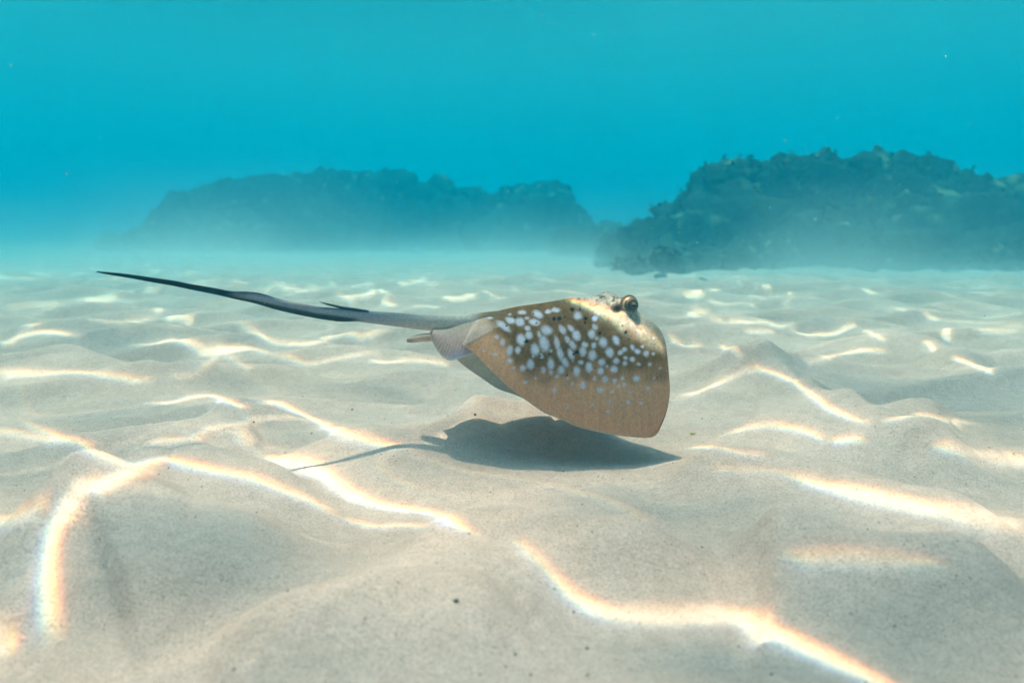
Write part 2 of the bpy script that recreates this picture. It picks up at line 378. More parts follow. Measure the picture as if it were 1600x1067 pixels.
def make_water():
    xs = axis(-60, 60, -1.68, .9, .0058, 1.032); ys = axis(-6, 70, 1.0, 2.85, .0058, 1.0115, 1.06)
    X, Y = np.meshgrid(xs, ys, indexing='ij')
    lines = []
    for pts, amp in BANDS:
        p = smooth_line(pts, 6); P = on_sand(p[:, 0], p[:, 1]); g = lift(P)
        keep = np.hypot(P[:, 0], P[:, 1]) < 12
        dist = np.hypot(P[keep, 0], P[keep, 1])
        lines.append((g[keep], np.maximum(p[keep, 2] * .00072, .0042 * dist), 1.35 * amp * (1 + .6 * float(sst(1.2, 3.0, dist.mean() if len(dist) else 1.0)))))
    hp = smooth_line(HEAD_BAND[0], 6); d = ray(hp[:, 0], hp[:, 1]); lines.append((lift(CAM + d * hp[:, 2:3]), hp[:, 3] * .001, HEAD_BAND[1]))
    PG = [lift(on_sand(np.array([p[0]]), np.array([p[1]])))[0] for p in PATCHES]
    T = np.zeros(X.shape + (3,))
    for c, k in enumerate((1.0, 0.05, -1.0)):
        Xc, Yc = X - DISP[0] * k, Y - DISP[1] * k
        f = .475 + .11 * noise2(Xc * 1.6, Yc * 2.0, 61) + .17 * noise2(Xc * 3.2, Yc * 8, 62) + .05 * noise2(Xc * 9, Yc * 18, 69)
        # fine noise net of weaker light lines, painted in like the bands
        wx = Xc + .08 * noise2(Xc * 2.2, Yc * 2.2, 63); wy = Yc + .08 * noise2(Xc * 2.2 + 9, Yc * 2.2, 64)
        n = np.abs(noise2(wx * 1.5, wy * 3.0, 65)); n2 = np.abs(noise2(wx * 2.6 + 3, wy * 5, 66))
        inside = sst(2.0, 2.6, np.hypot((Xc + .6) * .9, Yc - 1.75))              # beyond the traced bands the net is full strength
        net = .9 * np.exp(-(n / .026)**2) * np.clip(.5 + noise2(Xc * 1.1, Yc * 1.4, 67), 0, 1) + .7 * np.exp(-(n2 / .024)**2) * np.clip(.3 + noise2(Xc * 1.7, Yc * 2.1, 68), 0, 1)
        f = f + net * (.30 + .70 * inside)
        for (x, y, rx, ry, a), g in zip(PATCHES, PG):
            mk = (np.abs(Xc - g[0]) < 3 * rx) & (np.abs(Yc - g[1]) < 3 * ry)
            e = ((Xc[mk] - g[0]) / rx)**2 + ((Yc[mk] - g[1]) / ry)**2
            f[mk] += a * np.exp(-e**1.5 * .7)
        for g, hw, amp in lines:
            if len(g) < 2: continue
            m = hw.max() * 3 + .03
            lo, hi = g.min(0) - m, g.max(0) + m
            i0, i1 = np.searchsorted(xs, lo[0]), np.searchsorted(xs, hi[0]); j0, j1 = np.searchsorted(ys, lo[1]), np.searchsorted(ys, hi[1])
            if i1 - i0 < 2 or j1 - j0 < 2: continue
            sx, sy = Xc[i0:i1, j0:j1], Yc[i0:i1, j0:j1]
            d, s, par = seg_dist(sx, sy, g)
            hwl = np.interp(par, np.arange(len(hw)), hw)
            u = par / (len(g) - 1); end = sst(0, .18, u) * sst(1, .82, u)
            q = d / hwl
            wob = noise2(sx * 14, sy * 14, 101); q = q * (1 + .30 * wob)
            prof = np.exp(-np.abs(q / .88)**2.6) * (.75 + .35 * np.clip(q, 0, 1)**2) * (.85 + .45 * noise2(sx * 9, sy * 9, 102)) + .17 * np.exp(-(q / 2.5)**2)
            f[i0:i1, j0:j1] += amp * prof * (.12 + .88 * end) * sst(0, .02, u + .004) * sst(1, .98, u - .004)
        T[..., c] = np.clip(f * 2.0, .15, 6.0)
    far = sst(10, 18, np.hypot(X, Y))[..., None]
    T = T * (1 - far) + 1.0 * far
    Z = WATER_Z + .05 * noise2(X * .6, Y * .7, 71) + .028 * noise2(X * 1.7, Y * 2.0, 72) + .012 * noise2(X * 4, Y * 5, 73)
    me = mesh('water_surface', np.stack([X, Y, Z], -1).reshape(-1, 3), grid_quads(len(xs), len(ys), flip=True), col=T.reshape(-1, 3))  # tint carries the painted light pattern that filters the sun
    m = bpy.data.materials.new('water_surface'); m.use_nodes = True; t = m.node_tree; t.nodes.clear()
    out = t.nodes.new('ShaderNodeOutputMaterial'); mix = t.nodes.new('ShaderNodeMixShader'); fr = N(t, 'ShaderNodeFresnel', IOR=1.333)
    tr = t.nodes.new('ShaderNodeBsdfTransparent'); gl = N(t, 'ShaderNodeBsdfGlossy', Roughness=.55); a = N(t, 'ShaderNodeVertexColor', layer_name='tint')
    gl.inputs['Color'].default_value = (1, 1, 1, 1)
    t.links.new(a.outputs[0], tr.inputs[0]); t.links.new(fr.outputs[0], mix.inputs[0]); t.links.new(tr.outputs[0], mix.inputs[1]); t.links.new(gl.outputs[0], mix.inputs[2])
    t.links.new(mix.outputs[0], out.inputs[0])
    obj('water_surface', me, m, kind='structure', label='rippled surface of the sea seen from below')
make_water()

# ------------------------------------------------------------------ the water itself
def make_haze():
    bm = bmesh.new(); bmesh.ops.create_cube(bm, size=1)
    for v in bm.verts: v.co = (v.co.x * 164, v.co.y * 110 + 42, -1.0 if v.co.z < 0 else WATER_Z + .16)
    me = bpy.data.meshes.new('haze'); bm.to_mesh(me); bm.free()
    m = bpy.data.materials.new('sea_water'); m.use_nodes = True; t = m.node_tree; t.nodes.clear()
    out = t.nodes.new('ShaderNodeOutputMaterial'); v = t.nodes.new('ShaderNodeVolumePrincipled')
    v.inputs['Density'].default_value = .18; v.inputs['Color'].default_value = (.0, .20, .298, 1); v.inputs['Absorption Color'].default_value = (0, .54, .70, 1)
    v.inputs['Anisotropy'].default_value = .0
    t.links.new(v.outputs[0], out.inputs['Volume'])
    obj('haze', me, m, kind='stuff', label='blue green sea water thickening with distance')
make_haze()

def make_sediment():
    """sand stirred up over the bed in front of the reefs"""
    bm = bmesh.new(); bmesh.ops.create_cube(bm, size=1)
    for v in bm.verts: v.co = (v.co.x * 26, 3.6 if v.co.y < 0 else 13.0, -.12 if v.co.z < 0 else .95)
    me = bpy.data.meshes.new('sediment_cloud'); bm.to_mesh(me); bm.free()
    m = bpy.data.materials.new('sediment'); m.use_nodes = True; t = m.node_tree; t.nodes.clear(); L = t.links
    out = t.nodes.new('ShaderNodeOutputMaterial'); v = t.nodes.new('ShaderNodeVolumePrincipled')
    g = t.nodes.new('ShaderNodeNewGeometry'); sx = t.nodes.new('ShaderNodeSeparateXYZ'); L.new(g.outputs['Position'], sx.inputs[0])
    def mth(op, a, b=None):
        n = t.nodes.new('ShaderNodeMath'); n.operation = op
        for k, q in enumerate((a, b)):
            if q is None: continue
            if isinstance(q, (int, float)): n.inputs[k].default_value = q
            else: L.new(q, n.inputs[k])
        return n.outputs[0]
    def mr(src, a, b):
        n = t.nodes.new('ShaderNodeMapRange'); n.interpolation_type = 'SMOOTHSTEP'; n.inputs[1].default_value = a; n.inputs[2].default_value = b; L.new(src, n.inputs[0]); return n.outputs[0]
    n1 = N(t, 'ShaderNodeTexNoise', Scale=.55, Detail=1, Roughness=.5); L.new(g.outputs['Position'], n1.inputs['Vector'])
    hgt = mth('MULTIPLY', mr(n1.outputs['Fac'], .30, .75), .22)                       # scale height of the cloud
    fall = mth('EXPONENT', mth('MULTIPLY', mth('DIVIDE', sx.outputs[2], mth('ADD', hgt, .05)), -1.0))
    d = mth('MULTIPLY', mth('MULTIPLY', fall, mr(sx.outputs[1], 3.4, 5.6)), mth('MULTIPLY', mr(sx.outputs[1], 13.0, 8.0), mr(sx.outputs[2], .95, .6)))
    L.new(mth('MULTIPLY', d, .85), v.inputs['Density'])
    v.inputs['Color'].default_value = (.90, .88, .84, 1); v.inputs['Absorption Color'].default_value = (.5, .5, .5, 1)
    L.new(v.outputs[0], out.inputs['Volume'])
    obj('sediment_cloud', me, m, kind='stuff', label='milky cloud of stirred sand low over the bed before the reefs')
make_sediment()

# ------------------------------------------------------------------ reefs
_bm = bmesh.new(); bmesh.ops.create_icosphere(_bm, subdivisions=4, radius=1)
ICO = np.array([v.co[:] for v in _bm.verts]); ICOF = np.array([[v.index for v in f.verts] for f in _bm.faces]); _bm.free()
_bm = bmesh.new(); bmesh.ops.create_icosphere(_bm, subdivisions=3, radius=1)
ICO3 = np.array([v.co[:] for v in _bm.verts]); ICO3F = np.array([[v.index for v in f.verts] for f in _bm.faces]); _bm.free()
_bm = bmesh.new(); bmesh.ops.create_icosphere(_bm, subdivisions=1, radius=1)
ICO1 = np.array([v.co[:] for v in _bm.verts]); ICO1F = np.array([[v.index for v in f.verts] for f in _bm.faces]); _bm.free()

def rock_arrays(rad, seed, rough=1.0, base=None):
    r = ICO if base is None else base
    d = 1 + rough * (.30 * fbm3(r + seed * 3.7, 1.2, 2, seed) + .30 * np.abs(fbm3(r + seed, 2.6, 5, seed + 9, .65)) - .12)
    P = r * d[:, None] * np.array(rad)
    k = fbm3(r + seed * 1.3, 4.5, 4, seed + 20, .65)
    k2 = fbm3(r + seed * 2.1, 9.0, 2, seed + 30, .6)
    c = np.array((.042, .060, .040)) * (1 + .6 * np.clip(k, -1, 1))[:, None]
    c = c + np.array((.34, .36, .18)) * sst(.45, .85, k)[:, None] * sst(.1, .5, k2)[:, None]
    return P, np.clip(c, .008, 1)

def reef(name, label, sil, depth, n, rmin, rmax, thick, seed, tufts=2500, base_z=-.08):
    sil = np.array(sil, float); rs = np.random.default_rng(seed)
    d = ray(sil[:, 0], sil[:, 1]); top = CAM + d * depth
    x0, x1 = top[0, 0], top[-1, 0]
    root = obj(name, None, label=label, category='reef'); root.location = ((x0 + x1) / 2, depth, 0)
    o = np.array(root.location)
    allP = []
    for k in range(n):
        lat = k / max(n - 1, 1)
        x = x0 + (x1 - x0) * (lat + rs.uniform(-.4, .4) / n)
        zt = np.interp(x, top[:, 0], top[:, 2])
        lvl = 1.0 if k % 3 == 0 else rs.uniform(.2, .85)
        r = min(rs.uniform(rmin, rmax), max(zt * .75, .10))
        z = max(zt * lvl - r * 1.12, -r * .2 + base_z)
        y = depth + rs.uniform(-thick, thick) * (1 if lvl < 1 else .4) - (1 - lvl) * thick * .9
        P, c = rock_arrays((r * rs.uniform(.95, 1.35), r * rs.uniform(.9, 1.3), r), seed * 100 + k)
        P[:, 2] = np.maximum(P[:, 2], base_z - z - .05)
        ro = obj('rock', mesh('rock', P, tris=ICOF, col=c), M_rock, root); ro.location = Vector((x, y, z)) - root.location
        allP.append(P + np.array((x, y, z)) - o)
    for k in range(n // 2):                                               # rubble round the foot
        x = x0 + (x1 - x0) * rs.uniform(-.05, 1.05); r = rs.uniform(.04, .16) * min(1, rmax * 3); y = depth - thick - rs.uniform(.1, .9)
        P, c = rock_arrays((r * 1.3, r * 1.1, r * .8), seed * 100 + 50 + k, base=ICO3)
        ro = obj('rock', mesh('rock', P, tris=ICO3F, col=c), M_rock, root); ro.location = Vector((x, y, float(sand_z(np.array([x]), np.array([y]))[0]) + r * .2)) - root.location
    # turf of weed and soft coral growing over the rocks
    A = np.vstack(allP); pick = A[rs.integers(0, len(A), tufts)]
    pick = pick[pick[:, 2] > .02]
    nb = len(pick) * 3; p = np.repeat(pick, 3, 0)
    h = rs.uniform(.012, .045, nb); a = rs.uniform(0, 6.28, nb); l = rs.uniform(-.04, .04, (nb, 2)); wd = rs.uniform(.008, .024, nb)
    q = np.stack([np.cos(a) * wd, np.sin(a) * wd, 0 * a], -1); e = np.stack([l[:, 0], l[:, 1], h], -1)
    vs = np.stack([p - q, p + q, p + e * .6 + q * .8, p + e + q * .1, p + e * .6 - q * .8], 1).reshape(-1, 3)
    fs = (np.array([(0, 1, 2), (0, 2, 4), (4, 2, 3)])[None] + (np.arange(nb) * 5)[:, None, None]).reshape(-1, 3)
    cs = np.repeat(np.array((.045, .07, .035)) * rs.uniform(.4, 2.2, (nb, 1)), 5, 0)
    obj('weed_turf', mesh('weed_turf', np.array(vs), tris=np.array(fs), smooth=False, col=np.array(cs)), M_algae, root, kind='stuff')
    return root

reef('reef', 'long low dark reef fading into blue haze behind the ray and its tail',
     [(275, 322), (300, 296), (340, 292), (370, 277), (450, 276), (520, 270), (570, 268), (640, 275), (690, 280), (720, 290), (770, 297), (805, 291), (835, 280), (855, 287), (880, 310), (905, 332), (940, 352), (975, 362), (1010, 372)], 14.0, 66, .30, .62, .8, 3, 9000)
reef('reef', 'tallest dark reef mound on the right with pale yellow green flecks',
     [(968, 360), (985, 350), (1010, 342), (1045, 333), (1062, 312), (1090, 285), (1120, 263), (1150, 253), (1200, 252), (1260, 243), (1300, 250), (1340, 252), (1360, 245), (1390, 250), (1440, 262), (1480, 278), (1500, 300)], 7.9, 66, .24, .48, .8, 5, 9000)
reef('reef', 'reef shoulder cut by the right edge of the picture',
     [(1485, 292), (1520, 277), (1560, 286), (1600, 280), (1660, 270), (1720, 285), (1780, 320)], 7.5, 28, .26, .5, .7, 8, 1500)
reef('reef', 'faintest low outcrop at the far left end of the reef',
     [(195, 362), (230, 350), (260, 340), (285, 330), (310, 340)], 15.0, 12, .2, .4, .5, 9, 700)
reef('reef', 'low hazy saddle of rocks joining the two larger reefs',
     [(880, 352), (915, 346), (950, 352), (990, 345), (1030, 352)], 10.5, 12, .15, .35, .4, 14, 900)
reef('reef_boulder', 'small dark weedy boulder on the sand in front of the reef gap',
     [(985, 400), (1000, 388), (1025, 384), (1050, 392), (1062, 402)], 5.9, 6, .07, .16, .12, 12, 400)

# ------------------------------------------------------------------ the stingray
YAW = R(9)
EF = np.array((math.cos(YAW), math.sin(YAW), 0)); EQ = np.array((math.sin(YAW), -math.cos(YAW), 0)); EZ = np.array((0, 0, 1.0))
DS = 1.09                                                             # distance of the back ridge from the lens
RO = CAM + ray(880, 480) * DS                                       # a point of the back ridge
def body(px, py, q):
    """(forward, toward the near side, up) of a point seen at px, py lying q metres off the ray's mid-plane"""
    d = ray(px, py); a = (RO - CAM) @ EQ + np.asarray(q, float)
    t = a / (d @ EQ); P = CAM + d * t[..., None] - RO
    return np.stack([P @ EF, P @ EQ, P @ EZ], -1)
def world(B): return RO + B[..., :1] * EF + B[..., 1:2] * EQ + B[..., 2:3] * EZ

root = obj('stingray', None, label='blue spotted stingray gliding to the right just above the sand', category='stingray')
root.location = (RO[0], RO[1], float(sand_z(RO[0:1], RO[1:2])[0])); ROOT = np.array(root.location)
bpy.context.view_layer.update()

RIDGE = [(1036, 543, 0), (1029, 515, 0), (1009, 502, 0), (988, 487, 0), (962, 472, 0), (928, 470, 0), (892, 472, 0), (850, 479, 0), (800, 486, 0), (762, 492, 0), (732, 497, 0)]
EDGE = [(1036, 543, 0), (1041, 560, .034), (1045, 585, .064), (1047, 610, .086), (1044, 638, .100), (1036, 662, .110), (1021, 682, .118), (985, 681.5, .12), (945, 676, .12), (905, 668, .117), (880, 657, .113), (850, 645, .108),
        (820, 624, .102), (795, 605, .090), (765, 577, .072), (742, 553, .056), (724, 540, .046), (727, 530, .036), (731, 517, .022), (734, 507, .010), (734, 500, .001)]
def resample(pts, n, power=1.0):
    p = smooth_line(pts, 24); p = body(p[:, 0], p[:, 1], p[:, 2] * .82)
    s = np.concatenate([[0], np.cumsum(np.linalg.norm(np.diff(p, axis=0), axis=1))]); s /= s[-1]
    u = np.linspace(0, 1, n)**power
    return np.stack([np.interp(u, s, p[:, k]) for k in range(3)], -1)

NU, NV = 230, 130
Rg = resample(RIDGE, NU); Ed = resample(EDGE, NU)
def dorsal(sign):
    v = np.linspace(0, 1, NV)[None, :, None]
    A = Rg[:, None, :]; C = Ed[:, None, :]
    B = (A + C) / 2; B = B.copy(); B[..., 1] = C[..., 1] * .92; B[..., 2] = A[..., 2] - .10 * (A[..., 2] - C[..., 2])
    P = (1 - v)**2 * A + 2 * v * (1 - v) * B + v**2 * C
    u = np.linspace(0, 1, NU)[:, None]
    vv = v[..., 0]
    # gentle flutter of the thin outer wing
    fl = sst(.55, 1, vv) * .004 * np.sin(u * 17 + 1.0) * sst(.1, .3, u) * sst(1, .8, u)
    P[..., 1] += fl
    # trunk stands a little proud of the wings
    P[..., 2] += .006 * np.exp(-(vv / .22)**2) * sst(.02, .2, u) * sst(1.0, .75, u)
    P[..., 1] *= sign
    if sign < 0: P[..., 0] -= .045 * sst(0, .8, vv) * sst(.1, .5, u)     # the far wing trails a little in its stroke
    return P
near, farw = dorsal(1), dorsal(-1)
D = np.concatenate([farw[:, ::-1], near[:, 1:]], 1)                   # NU x (2NV-1) x 3
MV = D.shape[1]
VV = np.abs(np.linspace(-1, 1, MV))[None, :] * np.ones((NU, 1)); UU = np.linspace(0, 1, NU)[:, None] * np.ones((1, MV))
EYE = [body(np.array(983.0), np.array(479.0), .031), None]
EYE[1] = body(np.array(948.0), np.array(469.0), -.031)
def normals(D):
    n = np.cross(np.gradient(D, axis=1), np.gradient(D, axis=0)); l = np.linalg.norm(n, axis=-1, keepdims=True)
    n = n / np.maximum(l, 1e-9)
    n[0] = n[2]; n[1] = n[2]
    return n * np.sign(n[NU // 2, MV // 2, 2])
nrm = normals(D)
for e in EYE:
    dd = np.linalg.norm((D - e) * np.array((.9, 1, .8)), axis=-1)
    D = D + np.array((0, 0, 1.0)) * ((.019 if e[1] > 0 else .021) * np.exp(-(dd / (.019 if e[1] > 0 else .021))**2))[..., None]
    D = D + nrm * (.0016 * noise2(D[..., 0] * 130, D[..., 1] * 130, 98) * np.exp(-(dd / .032)**2))[..., None]   # rugged brow
    sp = e + np.array((-.020, .003 * np.sign(e[1]), -.004))           # spiracle behind the eye
    dd = np.linalg.norm(D - sp, axis=-1); D = D - nrm * (.008 * np.exp(-(dd / .008)**2))[..., None]
nrm = normals(D)
tau = .0012 + .046 * np.clip(1 - VV, 0, 1)**1.6 * sst(0, .22, UU) * (1 - .55 * sst(.6, 1, UU)) + .006 * (1 - VV**2) * sst(0, .15, UU)
tau = .0012 + (tau - .0012) * sst(1.0, .86, UU)
Vn = D - nrm * tau[..., None]

# colours of the skin
PX, PY = project(world(np.abs(D) * np.array((0, 1, 0)) + D * np.array((1, 0, 1))))   # each point as its twin on the near wing
SPOTS = """380 208 22 8 5;470 215 18 8 5;395 226 20 6 5;632 188 24 12 0;575 228 28 17 20;622 236 28 22 30;540 258 46 17 38;657 216 14 9 0;695 238 30 18 15;712 198 30 19 25;765 184 18 13 0;803 176 26 13 0;660 268 18 13 20;668 303 20 22 0;628 325 24 32 -10;757 278 32 26 25;745 345 26 46 -15;698 375 24 32 -10;912 205 22 22 0;836 275 16 30 -30;880 270 14 26 -40;908 305 22 30 -20;862 325 14 22 -25;888 352 16 28 -30;810 345 15 42 -12;826 398 17 38 -12;850 440 18 30 -25;880 400 16 32 -20;985 298 20 27 -15;1000 262 13 20 -30;1000 220 16 15 0;1042 340 23 28 -20;1108 330 17 28 -28;950 350 17 18 0;940 385 19 28 0;995 355 15 17 0;988 405 22 28 0;1075 390 21 27 -15;1130 390 16 13 0;1150 375 15 14 0;1190 365 13 18 -25;1215 385 18 14 30;1260 395 15 18 0;1295 397 9 9 0;1108 433 18 18 0;1155 418 13 11 0;1152 445 14 14 0;1190 425 16 14 30;1222 450 14 9 20;1278 450 12 9 0;1098 475 20 19 20;1035 440 20 22 0;1030 485 17 20 0;970 465 19 28 0;908 485 19 28 0;830 480 19 24 0;778 450 19 33 0;742 480 13 18 0;778 492 10 15 0;810 512 12 10 0;675 450 21 28 0;637 470 15 18 0;572 432 15 16 0;570 380 17 30 15;535 340 13 22 0;612 378 15 20 0;650 540 12 11 0;797 578 12 15 0;885 548 10 14 0;940 555 17 20 -10;1027 580 17 18 -10;1053 525 17 18 0;1100 533 14 14 0;1140 520 12 11 0;1150 550 12 11 0;1210 522 18 17 0;1270 572 11 10 0;1178 592 9 9 0;1085 588 11 8 0;1075 637 10 10 0;1068 688 11 8 0;1170 640 9 14 0;1232 645 10 9 0;988 655 11 8 40;866 668 7 10 0;950 645 5 5 0;495 400 14 9 0;438 382 9 7 0;732 408 11 17 0;778 382 9 10 0;1185 250 7 13 -35;1215 280 14 5 35;1258 293 9 5 0;1298 318 9 6 0;720 300 12 20 -20;505 312 12 10 0;570 198 11 6 0;930 440 14 12 0;1240 360 10 9 0;1330 470 8 7 0;1300 520 8 8 0;1120 560 8 8 0;1000 520 12 14 0;860 520 9 9 0;700 520 8 8 0;1010 320 10 12 0;1060 460 9 9 0;690 410 10 10 0;590 470 8 8 0"""
DOTS = """655 333 8;912 388 9;893 398 6;1027 293 8;953 218 9;950 240 6;795 220 9;822 218 9;725 405 4;1140 255 4;1157 288 7;885 173 9;705 242 4;690 196 4;600 212 4;955 335 3;555 258 4;770 398 4;860 505 4;1000 470 3;1118 160 4;1175 322 4;930 172 6;850 210 4;640 205 4"""
lum = np.random.default_rng(4)
jx = PX + 1.2 * noise2(PX * .16, PY * .16, 81); jy = PY + 1.2 * noise2(PX * .16 + 40, PY * .16, 82)
olive = np.array((.20, .092, .028)); tan = np.array((.82, .365, .19)); pale = np.array((.80, .49, .38)); head = np.array((.80, .60, .48))
pn = noise2(PX * .05, PY * .05, 83)
zone = sst(612, 560, PY + 14 * pn) * sst(-16, 16, PX - 765 - (PY - 505) * .6 + 8 * pn)                  # olive saddle on the back, tan outer wing
skin = tan + (olive - tan) * zone[..., None]
hz = sst(-14, 14, (PX - 905) * .5 - (PY - 470) * .86 + 6 * pn)[..., None]    # paler face ahead of the eyes
skin = skin + (head - skin) * hz * .85
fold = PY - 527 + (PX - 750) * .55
skin = skin * (1 - .55 * np.exp(-(fold / 1.6)**2) * sst(772, 755, PX))[..., None]     # thin dark line painted where the wing leaves the hip
snout = sst(1000, 1022, PX + 5 * pn) * sst(552, 535, PY)
skin = skin + (np.array((.30, .22, .15)) - skin) * (.75 * snout)[..., None]        # dusky snout
rz = (sst(795, 750, PX + 6 * pn) * sst(498, 512, PY) * sst(1.5, -1.5, fold))[..., None]; skin = skin + (pale - skin) * rz
tz = (sst(790, 735, PX + 5 * pn) * sst(515, 500, PY))[..., None]; skin = skin + (np.array((.50, .40, .33)) - skin) * tz * .7
stria = noise2(UU * 150, VV * 7, 84) + .6 * noise2(UU * 300, VV * 9, 88)
skin = skin * (1 + .11 * stria * sst(.35, .8, VV))[..., None]
skin = skin * (1 + (.35 * noise2(PX * .25, PY * .25, 85) + .35 * noise2(PX * .08, PY * .08, 90)) * zone)[..., None]
sk = np.zeros_like(PX); blk = np.zeros_like(PX)
for s in SPOTS.split(';'):
    x, y, rx, ry, a = (float(k) for k in s.split()); x = 620 + x / 3.233; y = 430 + y / 3.233; rx = rx / 3.45; ry = ry / 3.45; a = R(a)
    dx, dy = jx - x, jy - y; ex = dx * math.cos(a) + dy * math.sin(a); ey = -dx * math.sin(a) + dy * math.cos(a)
    q = np.hypot(ex / rx, ey / ry); sk = np.maximum(sk, sst(1.38, .42, q) * min(.96, .45 + rx / 11) * lum.uniform(.85, 1))
for s in DOTS.split(';'):
    x, y, r = (float(k) for k in s.split()); x = 620 + x / 3.233; y = 430 + y / 3.233; r = r / 3.233
    blk = np.maximum(blk, sst(1.5, .9, np.hypot(jx - x, jy - y) / r))
skin = skin + (np.array((.70, .62, .70)) * (1 + .08 * pn[..., None]) - skin) * sk[..., None]
skin = skin + (np.array((.015, .012, .01)) - skin) * blk[..., None]
for e in EYE:                                                         # dark surround and spiracle
    dd = np.linalg.norm(D - (e + np.array((-.020, .003 * np.sign(e[1]), -.002))), axis=-1)
    skin = skin + (np.array((.035, .03, .02)) - skin) * (sst(.010, .004, dd))[..., None]
    dd = np.linalg.norm((D - (e + np.array((.004, .010 * np.sign(e[1]), -.016)))) * np.array((1, 1, .6)), axis=-1)
    skin = skin + (np.array((.16, .12, .06)) - skin) * (sst(.013, .005, dd) * (.5 + .5 * np.clip(noise2(PX * .5, PY * .5, 86) * 2, -1, 1)))[..., None]
mo = np.clip(noise2(PX * .11, PY * .16, 87) + .5 * noise2(PX * .3, PY * .4, 89) - .15, 0, 1) * sst(1015, 985, PX) * sst(885, 905, PX) * sst(482, 474, PY)
skin = skin + (np.array((.06, .05, .035)) - skin) * np.clip(mo * 2.2, 0, .9)[..., None]
for e in EYE:                                                         # mottled brow round each eye
    dd = np.linalg.norm(D - (e + np.array((0, 0, .008))), axis=-1)
    bm_ = np.clip(noise2(D[..., 0] * 240, D[..., 1] * 240 + D[..., 2] * 200, 99) * 2.2 + .55, 0, 1) * sst(.024, .014, dd)
    skin = skin + (np.array((.10, .082, .05)) - skin) * (.8 * bm_)[..., None]
rim = sst(.990, .997, VV) * sst(.3, .45, UU)
skin = skin + (np.array((.55, .44, .34)) - skin) * rim[..., None]
lead = sst(.975, .995, VV) * sst(.35, .25, UU); skin = skin * (1 - .5 * lead)[..., None]
belly = np.array((.62, .58, .50)) * (1 + .06 * pn)[..., None]
belly = belly + (pale - belly) * sst(.80, .92, UU)[..., None]

# tail: x, y, half height and half width in mm
TAIL = [(790, 494, 9, 22), (760, 500, 12, 17), (725, 504, 12.5, 13), (690, 504, 12, 11), (660, 503.5, 11.5, 10), (625, 500, 10.6, 9.4), (595, 497, 9.8, 8.8), (562, 493.5, 8.8, 8), (530, 490, 7.6, 7.2), (497, 486, 6.6, 6.5), (465, 480, 6.3, 6), (432, 473.5, 6.0, 5.6),
        (400, 466.5, 5.4, 5), (367, 461.5, 4.8, 4.5), (335, 455, 4.5, 4.1), (300, 448.5, 4.1, 3.7), (270, 442.5, 3.8, 3.4), (235, 437, 3.3, 3), (205, 432, 2.7, 2.5), (175, 428, 2.0, 1.9), (151, 424.8, .9, .9)]
def tube_tail():
    p = smooth_line(TAIL, 10); C = world(body(p[:, 0], p[:, 1], 0 * p[:, 0]))
    tg = np.gradient(C, axis=0); tg /= np.linalg.norm(tg, axis=1, keepdims=True)
    sd = np.cross(tg, EZ); sd /= np.linalg.norm(sd, axis=1, keepdims=True); up = np.cross(sd, tg)
    n = 28; a = np.linspace(0, 2 * np.pi, n, endpoint=False)
    ca, sa = np.cos(a)[None, :, None], np.sin(a)[None, :, None]
    # a keel-like skin fold hangs below the middle of the tail and a low one stands on top
    fx = p[:, 0]; kb = .0045 * sst(566, 525, fx) * sst(340, 470, fx); kt = .0034 * sst(350, 395, fx) * sst(450, 400, fx)
    hgt = p[:, 2:3] * .001
    P = C[:, None, :] + sd[:, None, :] * ca * (p[:, 3] * .001 * (1 - .55 * sst(720, 600, p[:, 0])))[:, None, None] + up[:, None, :] * sa * hgt[:, :, None]
    P = P + up[:, None, :] * ((np.clip(sa, 0, 1)**8) * kt[:, None, None] - (np.clip(-sa, 0, 1)**8) * kb[:, None, None])
    X = (fx[:, None] + 10 * noise2(fx[:, None] * .05, a[None] * 1.2, 91)); s = sa[..., 0] * np.ones((len(p), 1))
    base = np.array((.60, .49, .42)); lav = np.array((.34, .33, .36)); dark = np.array((.018, .026, .030))
    c = base + (lav - base) * sst(700, 560, X)[..., None]
    c = c + (np.array((.20, .12, .055)) - c) * (sst(728, 765, X) * sst(-.2, .4, s))[..., None]
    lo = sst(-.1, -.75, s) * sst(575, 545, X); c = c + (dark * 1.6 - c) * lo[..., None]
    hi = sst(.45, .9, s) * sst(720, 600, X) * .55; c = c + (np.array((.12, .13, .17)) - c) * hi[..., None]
    c = c + (dark - c) * sst(400, 350, X)[..., None]
    kk = sst(.9, .99, s) * sst(455, 440, X) ; c = c + (dark - c) * kk[..., None]
    c = c * (1 + .18 * noise2(fx[:, None] * .3, a[None] * 4, 92))[..., None]
    q = []
    m = len(p)
    for j in range(n):
        i = np.arange(m - 1); q.append(np.stack([i * n + j, i * n + (j + 1) % n, (i + 1) * n + (j + 1) % n, (i + 1) * n + j], -1))
    return P.reshape(-1, 3), c.reshape(-1, 3), np.vstack(q), (C, up, sd, p)
tP, tC, tQ, TL = tube_tail()

nd = NU * MV
W1, W2 = world(D).reshape(-1, 3), world(Vn).reshape(-1, 3)
q1 = grid_quads(NU, MV); q2 = grid_quads(NU, MV, nd, True)
def strip(a, b, flip=False):
    q = np.stack([a[:-1], a[1:], b[1:], b[:-1]], -1); return q[:, ::-1] if flip else q
idx = np.arange(nd).reshape(NU, MV)
rimq = [strip(idx[:, 0], idx[:, 0] + nd), strip(idx[:, -1], idx[:, -1] + nd, True), strip(idx[-1], idx[-1] + nd), strip(idx[0], idx[0] + nd, True)]
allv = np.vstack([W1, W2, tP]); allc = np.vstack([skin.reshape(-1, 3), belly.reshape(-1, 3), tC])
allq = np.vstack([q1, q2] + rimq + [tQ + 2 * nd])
ob = obj('body', mesh('body', allv - ROOT, allq, col=np.clip(allc, .005, 1)), M_skin, root)
